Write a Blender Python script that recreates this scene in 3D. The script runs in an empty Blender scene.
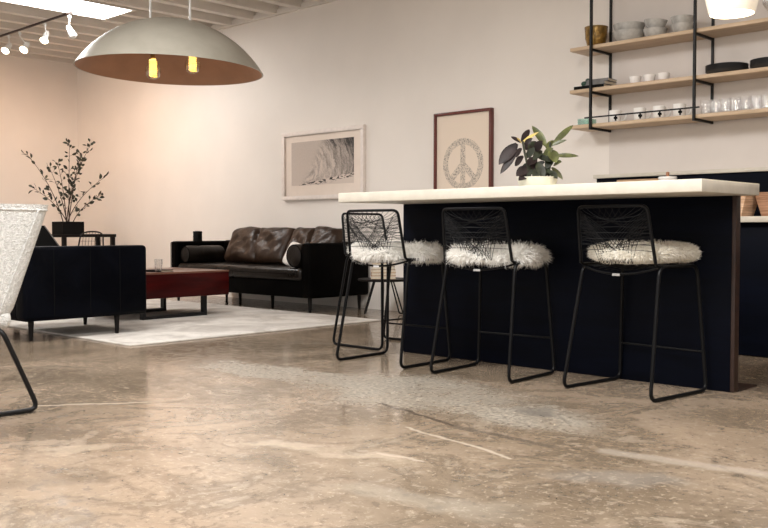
import bpy, bmesh, math, random
from mathutils import Vector, Matrix, Euler, Quaternion
S = bpy.context.scene
C = S.collection
PI = math.pi
V = Vector

# ------------------------------------------------------------------ mesh builder
class MB:
    def __init__(s):
        s.v = []; s.f = []; s.sm = []
    def add(s, vs, fs, smooth=False):
        o = len(s.v)
        s.v += [tuple(p) for p in vs]
        for f in fs:
            s.f.append(tuple(i + o for i in f)); s.sm.append(smooth)
        return s
    def box(s, c, size, bev=0.0, rot=None, seg=2):
        bm = bmesh.new(); bmesh.ops.create_cube(bm, size=1.0)
        for v in bm.verts: v.co = V((v.co.x*size[0], v.co.y*size[1], v.co.z*size[2]))
        if bev > 0:
            bmesh.ops.bevel(bm, geom=bm.edges[:], offset=min(bev, min(size)*0.49), segments=seg, profile=0.5, affect='EDGES')
        s.bm(bm, Matrix.Translation(V(c)) @ (rot.to_matrix().to_4x4() if rot else Matrix()), bev > 0)
        return s
    def bx(s, x0, x1, y0, y1, z0, z1, bev=0.0, seg=2):
        return s.box(((x0+x1)/2, (y0+y1)/2, (z0+z1)/2), (abs(x1-x0), abs(y1-y0), abs(z1-z0)), bev, None, seg)
    def bm(s, bm, M=Matrix(), smooth=False):
        bm.verts.index_update()
        s.add([M @ v.co for v in bm.verts], [[v.index for v in f.verts] for f in bm.faces], smooth); bm.free()
        return s
    def tube(s, pts, r, seg=8, closed=False, cap=True):
        pts = [V(p) for p in pts]; n = len(pts)
        rs = r if isinstance(r, (list, tuple)) else [r]*n
        T = []
        for i in range(n):
            a = pts[(i-1) % n] if (closed or i > 0) else pts[0]
            b = pts[(i+1) % n] if (closed or i < n-1) else pts[-1]
            t = (b - a)
            T.append(t.normalized() if t.length > 1e-9 else V((0, 0, 1)))
        u = T[0].orthogonal().normalized(); U = [u]
        for i in range(1, n):
            q = T[i-1].rotation_difference(T[i]); u = (q @ u); u = (u - T[i]*u.dot(T[i])).normalized(); U.append(u)
        vs = []
        for i in range(n):
            w = T[i].cross(U[i])
            for k in range(seg):
                a = 2*PI*k/seg
                vs.append(pts[i] + (U[i]*math.cos(a) + w*math.sin(a))*rs[i])
        fs = []
        for i in range(n if closed else n-1):
            j = (i+1) % n
            for k in range(seg):
                l = (k+1) % seg
                fs.append((i*seg+k, i*seg+l, j*seg+l, j*seg+k))
        if cap and not closed:
            fs.append(tuple(range(seg))[::-1]); fs.append(tuple((n-1)*seg+k for k in range(seg)))
        return s.add(vs, fs, True)
    def lathe(s, prof, seg=32, M=Matrix(), smooth=True, closed=False, caps=True):
        vs = []; n = len(prof)
        for (r, z) in prof:
            for k in range(seg):
                a = 2*PI*k/seg; vs.append(M @ V((r*math.cos(a), r*math.sin(a), z)))
        fs = []
        for i in range(n if closed else n-1):
            j = (i+1) % n
            for k in range(seg):
                l = (k+1) % seg; fs.append((i*seg+k, i*seg+l, j*seg+l, j*seg+k))
        if not closed and caps:
            if prof[0][0] > 1e-6: fs.append(tuple(range(seg))[::-1])
            if prof[-1][0] > 1e-6: fs.append(tuple((n-1)*seg+k for k in range(seg)))
        return s.add(vs, fs, smooth)
    def loft(s, rings, closed=True, cap=True, smooth=True):
        n = len(rings[0]); vs = [p for r in rings for p in r]; fs = []
        for i in range(len(rings)-1):
            for k in range(n if closed else n-1):
                l = (k+1) % n; fs.append((i*n+k, i*n+l, (i+1)*n+l, (i+1)*n+k))
        if cap and closed:
            fs.append(tuple(range(n))[::-1]); fs.append(tuple((len(rings)-1)*n+k for k in range(n)))
        return s.add(vs, fs, smooth)
    def build(s, name, m, parent=None, sharp=35):
        me = bpy.data.meshes.new(name); me.from_pydata(s.v, [], s.f); me.update()
        bm = bmesh.new(); bm.from_mesh(me)
        bmesh.ops.remove_doubles(bm, verts=bm.verts[:], dist=1e-5)
        bmesh.ops.recalc_face_normals(bm, faces=bm.faces[:]); bm.to_mesh(me); bm.free()
        me.polygons.foreach_set('use_smooth', [True]*len(me.polygons))
        try: me.set_sharp_from_angle(angle=math.radians(sharp))
        except Exception: pass
        me.materials.append(m)
        o = bpy.data.objects.new(name, me); C.objects.link(o)
        if parent: o.parent = parent
        return o

def fillet(pts, r, n=5, closed=False):
    pts = [V(p) for p in pts]; out = []; N = len(pts)
    for i, p in enumerate(pts):
        if not closed and i in (0, N-1): out.append(p); continue
        a = pts[(i-1) % N]; b = pts[(i+1) % N]
        da = (a-p); db = (b-p); d = min(r, da.length*.45, db.length*.45)
        A = p + da.normalized()*d; B = p + db.normalized()*d
        for k in range(n+1):
            t = k/n; out.append(A*(1-t)**2 + p*2*t*(1-t) + B*t*t)
    return out

def bez(p0, p1, p2, n=10):
    p0, p1, p2 = V(p0), V(p1), V(p2)
    return [p0*(1-t)**2 + p1*2*t*(1-t) + p2*t*t for t in [k/n for k in range(n+1)]]

def thing(name, label, cat, loc=(0, 0, 0), rz=0.0, group=None):
    o = bpy.data.objects.new(name, None); C.objects.link(o); o.empty_display_size = .1
    o.location = loc; o.rotation_euler = (0, 0, rz)
    return tag(o, label, cat, group)
def tag(o, label, cat, group=None, kind=None):
    o['label'] = label; o['category'] = cat
    if group: o['group'] = group
    if kind: o['kind'] = kind
    return o
def struct(o):
    o['kind'] = 'structure'; return o
def dup(root, loc, rz=None, label=None):
    r = root.copy(); C.objects.link(r); r.location = loc
    if rz is not None: r.rotation_euler = (0, 0, rz)
    if label: r['label'] = label
    for ch in list(root.children):
        c = ch.copy(); C.objects.link(c); c.parent = r
        for g in list(ch.children):
            d = g.copy(); C.objects.link(d); d.parent = c
    return r

# ------------------------------------------------------------------ materials
class NT:
    def __init__(s, name):
        s.m = bpy.data.materials.new(name); s.m.use_nodes = True
        s.t = s.m.node_tree; s.t.nodes.clear()
        s.out = s.n('ShaderNodeOutputMaterial'); s._co = None
    def n(s, typ, **kw):
        nd = s.t.nodes.new(typ)
        for k, v in kw.items(): setattr(nd, k, v)
        return nd
    def set(s, nd, key, val):
        i = nd.inputs[key]
        if hasattr(val, 'is_output') or isinstance(val, bpy.types.NodeSocket): s.t.links.new(val, i)
        else: i.default_value = val
    def co(s):
        if not s._co: s._co = s.n('ShaderNodeTexCoord').outputs['Object']
        return s._co
    def math(s, op, a, b=0.0, c=None, clamp=False):
        nd = s.n('ShaderNodeMath', operation=op, use_clamp=clamp); s.set(nd, 0, a); s.set(nd, 1, b)
        if c is not None: s.set(nd, 2, c)
        return nd.outputs[0]
    def vm(s, op, a, b=(0, 0, 0), out=0):
        nd = s.n('ShaderNodeVectorMath', operation=op); s.set(nd, 0, a)
        if op == 'SCALE': s.set(nd, 'Scale', b)
        else: s.set(nd, 1, b)
        return nd.outputs[out]
    def noise(s, scale=5.0, detail=4.0, rough=.55, vec=None, dist=0.0, out='Fac'):
        nd = s.n('ShaderNodeTexNoise'); s.set(nd, 'Vector', vec if vec is not None else s.co())
        s.set(nd, 'Scale', scale); s.set(nd, 'Detail', detail); s.set(nd, 'Roughness', rough); s.set(nd, 'Distortion', dist)
        return nd.outputs[out]
    def mrange(s, v, a, b, c=0.0, d=1.0, smooth=True):
        nd = s.n('ShaderNodeMapRange'); nd.interpolation_type = 'SMOOTHSTEP' if smooth else 'LINEAR'
        s.set(nd, 'Value', v); s.set(nd, 'From Min', a); s.set(nd, 'From Max', b); s.set(nd, 'To Min', c); s.set(nd, 'To Max', d)
        return nd.outputs[0]
    def mix(s, f, a, b, blend='MIX'):
        nd = s.n('ShaderNodeMix', data_type='RGBA', blend_type=blend); s.set(nd, 0, f)
        def col(x): return (x[0], x[1], x[2], 1) if isinstance(x, tuple) else x
        s.set(nd, 6, col(a)); s.set(nd, 7, col(b)); return nd.outputs[2]
    def bump(s, h, strength=.3, dist=.01):
        nd = s.n('ShaderNodeBump'); s.set(nd, 'Height', h); s.set(nd, 'Strength', strength); s.set(nd, 'Distance', dist); return nd.outputs[0]
    def bsdf(s, col, rough=.5, metal=0.0, normal=None, **kw):
        nd = s.n('ShaderNodeBsdfPrincipled')
        s.set(nd, 'Base Color', (col[0], col[1], col[2], 1) if isinstance(col, tuple) else col)
        s.set(nd, 'Roughness', rough); s.set(nd, 'Metallic', metal)
        if normal is not None: s.set(nd, 'Normal', normal)
        for k, v in kw.items(): s.set(nd, k.replace('_', ' '), v)
        s.t.links.new(nd.outputs[0], s.out.inputs[0]); return nd
def srgb(r, g, b):
    f = lambda c: (c/255/12.92) if c/255 <= .04045 else ((c/255+.055)/1.055)**2.4
    return (f(r), f(g), f(b))
def simple(name, col, rough=.5, metal=0.0, var=.12, scale=8, bump=0.0, bscale=60, **kw):
    t = NT(name); n = t.noise(scale, 4)
    c2 = tuple(max(0, x*(1-var)) for x in col); c1 = tuple(min(1, x*(1+var)) for x in col)
    cc = t.mix(t.mrange(n, .3, .7), c2, c1)
    nm = t.bump(t.noise(bscale, 3), bump, .01) if bump else None
    t.bsdf(cc, rough, metal, nm, **kw); return t.m
def wood(name, c1, c2, rough=.45, axis='X', scale=6.0, **kw):
    t = NT(name); mp = t.n('ShaderNodeMapping'); t.set(mp, 'Vector', t.co())
    sc = {'X': (.12, 1, 1), 'Y': (1, .12, 1), 'Z': (1, 1, .12)}[axis]; t.set(mp, 'Scale', sc)
    n = t.noise(scale*3, 6, .6, mp.outputs[0], 1.2); n2 = t.noise(scale*16, 3, .6, mp.outputs[0])
    f = t.math('ADD', t.math('MULTIPLY', n, .7), t.math('MULTIPLY', n2, .3))
    t.bsdf(t.mix(t.mrange(f, .3, .7), c1, c2), rough, 0, t.bump(n2, .12, .003), **kw); return t.m
def emis(name, col, st):
    t = NT(name); e = t.n('ShaderNodeEmission'); t.set(e, 'Color', (*col, 1)); t.set(e, 'Strength', st)
    t.t.links.new(e.outputs[0], t.out.inputs[0]); return t.m
def glassy(name, tint=(1, 1, 1), gl=.9):
    t = NT(name); tr = t.n('ShaderNodeBsdfTransparent'); t.set(tr, 'Color', (*tint, 1))
    g = t.n('ShaderNodeBsdfGlossy'); t.set(g, 'Roughness', .05); t.set(g, 'Color', (gl, gl, gl, 1))
    lw = t.n('ShaderNodeLayerWeight'); t.set(lw, 'Blend', .35)
    mx = t.n('ShaderNodeMixShader'); t.set(mx, 0, t.mrange(lw.outputs['Facing'], 0, 1, .05, .8, False))
    t.t.links.new(tr.outputs[0], mx.inputs[1]); t.t.links.new(g.outputs[0], mx.inputs[2]); t.t.links.new(mx.outputs[0], t.out.inputs[0])
    return t.m

M = {}
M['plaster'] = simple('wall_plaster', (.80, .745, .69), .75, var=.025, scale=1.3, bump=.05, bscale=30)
M['plaster_k'] = simple('kitchen_plaster_shaded', (.66, .605, .565), .6, var=.03, scale=1.6, bump=.05, bscale=30)  # panel's own pinker tone, darkened to put the shelf shading into the colour
M['ceil'] = simple('ceiling_paint', (.74, .69, .63), .8, var=.05, scale=2)
M['navy_wood'] = wood('navy_stained_oak', (.0009, .0014, .0036), (.0018, .0031, .0086), .55, 'X', 3, **{'Specular IOR Level': .07})
M['stone'] = simple('pale_stone', (.60, .555, .475), .45, var=.05, scale=14)
M['black_metal'] = simple('black_powder_coat', (.006, .006, .0065), .42, var=.1, **{'Specular IOR Level': .25})
M['grey_metal'] = simple('stool_steel', (.0045, .0045, .005), .4, .0, var=.1, **{'Specular IOR Level': .12})
M['rust'] = simple('rust_steel', (.028, .012, .008), .5, var=.3, scale=20)
M['oak'] = wood('pale_oak', (.50, .36, .23), (.66, .50, .35), .5, 'X', 5)
M['dark_leather'] = None
def leather(name, c, rough=.38, sc=5.0, spec=.1, bs=.35):
    t = NT(name); n = t.noise(sc, 5, .6, None, .6); f = t.noise(140, 2)
    cc = t.mix(t.mrange(n, .35, .7), tuple(x*.65 for x in c), tuple(x*1.4 for x in c))
    h = t.math('ADD', t.math('MULTIPLY', n, 1.0), t.math('MULTIPLY', f, .05))
    t.bsdf(cc, t.mrange(n, .3, .7, rough-.08, rough+.1), 0, t.bump(h, bs, .03), **{'Specular IOR Level': spec}); return t.m
M['dark_leather'] = leather('espresso_leather', (.0014, .0012, .0011), .45, 3, .025)
M['brown_leather'] = leather('worn_brown_leather', (.036, .0195, .0115), .36, 7, .28)
M['seat_leather'] = leather('seat_leather', (.0085, .0058, .0042), .34, 6, .22)
M['navy_leather'] = leather('navy_leather', (.0010, .0014, .0030), .5, 3, .05)
M['black_wood'] = wood('black_wood', (.006, .005, .005), (.011, .009, .008), .5, 'Y', **{'Specular IOR Level': .1})
M['red_wood'] = wood('red_lacquered_wood', (.018, .0010, .0010), (.055, .0028, .0024), .3, 'Y', 2.2, **{'Specular IOR Level': .12})
M['top_wood'] = wood('table_top_wood', (.085, .030, .018), (.17, .075, .045), .3, 'Y', 3)
M['white_paint'] = simple('white_frame', (.80, .72, .665), .45, var=.05, scale=20)
M['mat_board'] = simple('mat_board', (.80, .69, .60), .8, var=.02)
M['mahogany'] = wood('mahogany_frame', (.085, .013, .008), (.15, .026, .016), .35, 'Z')
M['white_ceramic'] = simple('white_ceramic', (.90, .885, .86), .22, var=.04)
M['grey_ceramic'] = simple('grey_glazed_stoneware', (.44, .43, .41), .25, var=.22, scale=14)
M['charcoal_ceramic'] = simple('charcoal_plate', (.060, .060, .063), .4, var=.15)
M['gold'] = simple('golden_glaze', (.24, .14, .035), .22, .55, var=.45, scale=22, bump=.4, bscale=45)
M['tan_wood'] = wood('orange_brown_wood', (.26, .11, .055), (.40, .19, .10), .5, 'X')
M['board_wood'] = wood('board_wood', (.30, .17, .09), (.55, .36, .22), .5, 'X', 5)
M['dark_grey'] = simple('charcoal_cloth', (.03, .031, .034), .7)
M['grey_paper'] = simple('grey_cover', (.16, .155, .15), .6)
M['black_mat'] = simple('matt_black', (.004, .004, .004), .6, **{'Specular IOR Level': .08})
M['paper'] = simple('cream_pages', (.62, .55, .44), .8, var=.1, scale=60)
M['green_dark'] = simple('dark_green_glaze', (.015, .055, .035), .35)
M['green_glass'] = glassy('green_glass', (.55, .75, .66))
M['glass'] = glassy('clear_glass', (.97, .97, .97), .95)
M['bulb_glass'] = glassy('amber_glass', (.98, .93, .80), .8)
M['filament'] = emis('filament_glow', (1.0, .60, .14), 2.0)
M['lens'] = emis('spot_lens_glow', (1.0, .80, .55), 9)
M['sky_and_fill_pane'] = emis('daylight_pane', (.93, .97, 1.0), 5.0)  # glow shared by the real skylight and the added fill openings
M['brass'] = simple('brass_socket', (.30, .20, .08), .35, .8)
M['spot_white'] = simple('white_spot_body', (.78, .78, .76), .35)
M['stem'] = simple('branch_bark', (.045, .028, .020), .8)
M['leaf_dark'] = simple('dark_leaf', (.016, .021, .010), .5, var=.5, scale=25)
M['leaf_green'] = simple('olive_leaf', (.075, .085, .028), .38, var=.45, scale=18)
M['leaf_purple'] = simple('burgundy_leaf', (.020, .013, .013), .45, var=.5, scale=18, **{'Specular IOR Level': .25})
M['leaf_new'] = simple('yellow_new_leaf', (.45, .34, .10), .4, var=.3, scale=30)
M['soil'] = simple('soil', (.02, .014, .01), .9, var=.4, scale=60)
M['tag'] = simple('chrome_tag', (.6, .6, .6), .25, 1.0)
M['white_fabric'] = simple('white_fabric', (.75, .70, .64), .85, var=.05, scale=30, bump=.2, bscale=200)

def dome_mat():
    t = NT('dome_shell'); n = t.noise(3, 5); 
    t.bsdf(t.mix(t.mrange(n, .3, .7), (.36, .335, .28), (.43, .405, .345)), .38, .15, t.bump(t.noise(40, 3), .05, .01)); return t.m
M['dome'] = dome_mat()
M['dome_in'] = simple('dome_lining', (.38, .215, .135), .65, .0, var=.1, scale=3)
def fur_mat(name, c):
    t = NT(name); cc = t.mix(t.mrange(t.noise(30, 3), .3, .7), tuple(x*.95 for x in c), c)
    d = t.n('ShaderNodeBsdfDiffuse'); t.set(d, 'Color', cc); tl = t.n('ShaderNodeBsdfTranslucent'); t.set(tl, 'Color', cc)
    mx = t.n('ShaderNodeMixShader'); t.set(mx, 0, .38); t.t.links.new(d.outputs[0], mx.inputs[1]); t.t.links.new(tl.outputs[0], mx.inputs[2])
    t.t.links.new(mx.outputs[0], t.out.inputs[0]); return t.m
M['fur'] = fur_mat('white_sheepskin', (.97, .955, .92))
M['fur_cream'] = fur_mat('cream_sheepskin', (.97, .94, .865))
def boucle():
    t = NT('white_boucle'); vo = t.n('ShaderNodeTexVoronoi'); t.set(vo, 'Vector', t.co()); t.set(vo, 'Scale', 150.0)
    n = t.noise(70, 4, .7)
    c = t.mix(t.mrange(n, .35, .65), (.55, .55, .53), (.76, .76, .74))
    h = t.math('ADD', vo.outputs['Distance'], n)
    t.bsdf(c, .9, 0, t.bump(h, .8, .006)); return t.m
M['boucle'] = boucle()
def rug_mat():
    t = NT('faded_rug'); n = t.noise(2.2, 7, .62, None, .8); n2 = t.noise(9, 5, .7, None, .4); n3 = t.noise(160, 2)
    c = t.mix(t.mrange(n, .40, .66), (.60, .565, .52), (.40, .365, .33))
    c = t.mix(t.math('MULTIPLY', t.mrange(n2, .5, .75), .45), c, (.30, .28, .265))
    t.bsdf(c, .95, 0, t.bump(n3, .5, .004)); return t.m
M['rug'] = rug_mat()

def floor_mat():
    t = NT('polished_concrete'); co = t.co()
    wob = t.vm('SCALE', t.vm('SUBTRACT', t.noise(1.6, 5, .6, co, 0, 'Color'), (.5, .5, .5)), .7)
    cw = t.vm('ADD', co, wob)
    nA = t.noise(.75, 5, .6, co, .8); nB = t.noise(2.6, 8, .68, co, 1.0); nC = t.noise(14, 6, .7, co, .3); nD = t.noise(48, 4, .75)
    c = t.mix(t.mrange(nA, .36, .62), (.172, .130, .090), (.325, .248, .180))
    c = t.mix(t.math('MULTIPLY', t.mrange(nB, .48, .58), .62), c, (.125, .094, .064))
    c = t.mix(t.math('MULTIPLY', t.mrange(nB, .56, .64), .6), c, (.37, .30, .23))
    c = t.mix(t.math('MULTIPLY', t.mrange(nC, .54, .64), .5), c, (.085, .066, .048))
    c = t.mix(t.math('MULTIPLY', t.mrange(nC, .36, .44, 1, 0), .45), c, (.40, .33, .26))
    nE = t.noise(38, 5, .75, co, .5); nF = t.noise(5.5, 6, .7, t.vm('MULTIPLY', co, (1.0, 2.6, 1)), .8)
    c = t.mix(t.math('MULTIPLY', t.mrange(nE, .57, .64), .55), c, (.48, .395, .30))
    c = t.mix(t.math('MULTIPLY', t.mrange(nE, .34, .41, 1, 0), .55), c, (.075, .058, .043))
    c = t.mix(t.math('MULTIPLY', t.mrange(nF, .58, .66), .40), c, (.39, .315, .24))
    def ell(cx, cy, rx, ry, ang, soft=.35, vec=None):
        p = t.vm('SUBTRACT', vec if vec is not None else cw, (cx, cy, 0))
        mp = t.n('ShaderNodeMapping'); mp.vector_type = 'TEXTURE'; t.set(mp, 'Vector', p); t.set(mp, 'Rotation', (0, 0, ang)); t.set(mp, 'Scale', (rx, ry, 1e3))
        return t.mrange(t.vm('LENGTH', mp.outputs[0], out=1), 1-soft, 1+soft, 1, 0)
    def seg(a, b, w, amp=.10):
        k = t.vm('ADD', co, t.vm('SCALE', t.vm('SUBTRACT', t.noise(4, 4, .6, co, 0, 'Color'), (.5, .5, .5)), amp))
        pa = t.vm('SUBTRACT', k, (a[0], a[1], 0)); ba = (b[0]-a[0], b[1]-a[1], 0); L = ba[0]**2+ba[1]**2
        h = t.math('MULTIPLY', t.vm('DOT_PRODUCT', pa, ba, 1), 1/L, clamp=True)
        d = t.vm('SUBTRACT', pa, t.vm('SCALE', ba, h)); sp = t.n('ShaderNodeSeparateXYZ'); t.set(sp, 0, d)
        d2 = t.math('SQRT', t.math('ADD', t.math('MULTIPLY', sp.outputs[0], sp.outputs[0]), t.math('MULTIPLY', sp.outputs[1], sp.outputs[1])))
        return t.mrange(d2, w*.4, w*1.6, 1, 0)
    # exposed aggregate patch with pale speckle in front of the bar
    vo = t.n('ShaderNodeTexVoronoi'); t.set(vo, 'Vector', co); t.set(vo, 'Scale', 42.0)
    speck = t.mix(t.mrange(nD, .38, .62), (.105, .090, .073), (.47, .42, .35))
    speck = t.mix(t.math('MULTIPLY', t.mrange(vo.outputs['Distance'], .12, .3, 1, 0), .5), speck, (.09, .075, .06))
    msk = t.math('MAXIMUM', ell(-3.15, 3.45, .62, .42, .0), ell(-2.35, 3.30, .42, .26, -.2))
    msk = t.math('MAXIMUM', msk, ell(-4.0, 3.38, .75, .20, .1))
    msk = t.math('MULTIPLY', msk, t.mrange(nB, .25, .6, .45, .95))
    c = t.mix(msk, c, speck)
    for (a, b, w, k, col) in [((-2.56, 2.82), (-1.95, 2.68), .009, .6, (.60, .52, .42)), ((-3.02, 3.14), (-2.45, 2.98), .011, .8, (.06, .045, .035)),
                              ((-2.45, 2.98), (-1.95, 2.95), .022, .5, (.075, .06, .048)),
                              ((-4.15, 1.95), (-3.86, 2.37), .011, .7, (.60, .52, .43)), ((-1.75, 3.02), (-1.15, 3.10), .04, .40, (.54, .48, .41)),
                              ((-5.1, 4.35), (-4.75, 4.62), .012, .5, (.50, .43, .35)), ((-2.35, 2.42), (-2.15, 2.45), .010, .5, (.6, .52, .43))]:
        c = t.mix(t.math('MULTIPLY', seg(a, b, w), k), c, col)
    # pale and dark stains
    for (cx, cy, rx, ry, an, k, col) in [(-2.62, 2.38, .16, .07, .5, .5, (.55, .46, .36)), (-2.35, 2.40, .13, .05, .2, .4, (.55, .46, .36)), (-2.45, 3.47, .10, .05, 0, .8, (.13, .115, .10)),
                                         (-1.55, 2.75, .22, .10, .3, .22, (.36, .35, .34)), (-3.25, 1.75, .16, .05, .9, .45, (.52, .43, .33)), (-2.15, 1.35, .25, .06, .6, .4, (.55, .46, .36)),
                                         (-2.95, 1.35, .30, .08, .8, .4, (.15, .115, .08)), (-1.85, 2.05, .3, .08, .4, .3, (.42, .38, .32))]:
        c = t.mix(t.math('MULTIPLY', ell(cx, cy, rx, ry, an, .5), k), c, col)
    rough = t.mrange(nC, .35, .65, .09, .22)
    rough = t.math('ADD', rough, t.math('MULTIPLY', msk, .22))
    h = t.math('ADD', t.math('MULTIPLY', nB, .6), t.math('MULTIPLY', nD, .08))
    t.bsdf(c, rough, 0, t.bump(h, .06, .01), **{'Specular IOR Level': .75}); return t.m
M['concrete'] = floor_mat()

# ------------------------------------------------------------------ camera
cam = bpy.data.cameras.new('camera'); co_ = bpy.data.objects.new('camera', cam); C.objects.link(co_)
cam.sensor_width = 36; cam.lens = 924/768*36
co_.location = (0, 0, .82); co_.rotation_euler = (PI/2 - math.atan(34/924), 0, math.radians(43.8)); S.camera = co_

# ------------------------------------------------------------------ setting
WY = 6.82; WX = -12.85; ZC = 3.27; ZD = 3.50; RX = 2.6; FY = -4.2
struct(MB().bx(WX-.2, RX+.2, FY-.2, WY+.2, -.12, 0).build('floor', M['concrete']))
struct(MB().bx(WX-.2, RX+.2, WY, WY+.18, 0, ZD+.1).build('wall_back', M['plaster']))
struct(MB().bx(WX-.18, WX, FY, WY, 0, ZD+.1).build('wall_left', M['plaster']))
struct(MB().bx(RX, RX+.18, FY, WY, 0, ZD+.1).build('wall_right', M['plaster']))
# ceiling deck openings: one real skylight, three unseen ones added for fill light
SKY_AND_FILL = [(-9.87, -9.24, 3.6, 5.575, 'visible'), (-5.70, -4.85, 1.2, 3.4, ''), (-2.35, -1.50, .6, 2.8, ''), (.2, 1.05, 2.0, 4.0, '')]
xs = sorted(set([WX, RX] + [a for s in SKY_AND_FILL for a in s[:2]])); ys = sorted(set([FY, WY] + [a for s in SKY_AND_FILL for a in s[2:4]]))
mb = MB()
for i in range(len(xs)-1):
    for j in range(len(ys)-1):
        cx, cy = (xs[i]+xs[i+1])/2, (ys[j]+ys[j+1])/2
        if any(s[0] < cx < s[1] and s[2] < cy < s[3] for s in SKY_AND_FILL): continue
        mb.bx(xs[i], xs[i+1], ys[j], ys[j+1], ZD, ZD+.08)
ceil = struct(mb.build('ceiling', M['ceil']))
# joists between bays, ending on the back wall; interrupted at skylight and fill openings
x = -9.083 - .42*9 + .0
k = 0
while x < RX:
    segs = [(FY, WY-.01)]
    for s in SKY_AND_FILL:
        if s[0]-.09 < x < s[1]+.09:
            segs = [q for a, b in segs for q in ((a, s[2]-.03), (s[3]+.03, b)) if q[1]-q[0] > .05]
    m_ = MB()
    for a, b in segs: m_.bx(x-.05, x+.05, a, b, ZC, ZD)
    struct(m_.build('joist', M['ceil'], ceil)); x += .42
struct(MB().bx(WX, RX, WY-.035, WY, ZC-.012, ZC+.05).build('trim_1', M['ceil']))
for i, s in enumerate(SKY_AND_FILL):
    fr = MB()
    for (a, b, c, d) in ((s[0]-.03, s[0], s[2]-.03, s[3]+.03), (s[1], s[1]+.03, s[2]-.03, s[3]+.03), (s[0], s[1], s[2]-.03, s[2]), (s[0], s[1], s[3], s[3]+.03)):
        fr.bx(a, b, c, d, ZC+.0, ZD+.08)
    w = struct(fr.build('skylight_and_fill_%d' % (i+1), M['ceil']))
    struct(MB().bx(s[0], s[1], s[2], s[3], ZC+.03, ZC+.04).build('pane', M['sky_and_fill_pane'], w))  # only the first pane is a real skylight, the others are added light sources

# kitchen lower wall with ledge, and plaster panel above it
struct(MB().bx(-3.945, RX, 6.60, WY, 0, 1.235).build('wall_kitchen', M['navy_wood']))
struct(MB().bx(-3.965, RX, 6.575, WY, 1.235, 1.265, .004).build('trim_2', M['stone']))
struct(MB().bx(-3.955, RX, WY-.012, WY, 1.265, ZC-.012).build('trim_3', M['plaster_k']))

# ------------------------------------------------------------------ bar counter
t = thing('bar_counter', 'long pale stone bar counter on a dark navy wood panel', 'bar counter', (-3.02, 4.6, 0))
ox, oy = -3.02, 4.6
MB().bx(-4.205-ox, -1.84-ox, 3.972-oy, 4.618-oy, .992, 1.05, .004).build('countertop', M['stone'], t)
MB().bx(-4.19-ox, -1.950-ox, 4.555-oy, 4.610-oy, 0, .992, .003).build('panel', M['navy_wood'], t)
o = MB().bx(-1.950-ox, -1.930-ox, 4.555-oy, 4.610-oy, .004, .992, .002).build('edge_strip', M['rust'], t); o['label'] = 'brown edge strip'
o = MB().bx(-2.03-ox, -1.925-ox, 4.611-oy, 4.84-oy, 0, .008).build('base_plate', M['rust'], t); o['label'] = 'flat rusty steel plate'

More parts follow.
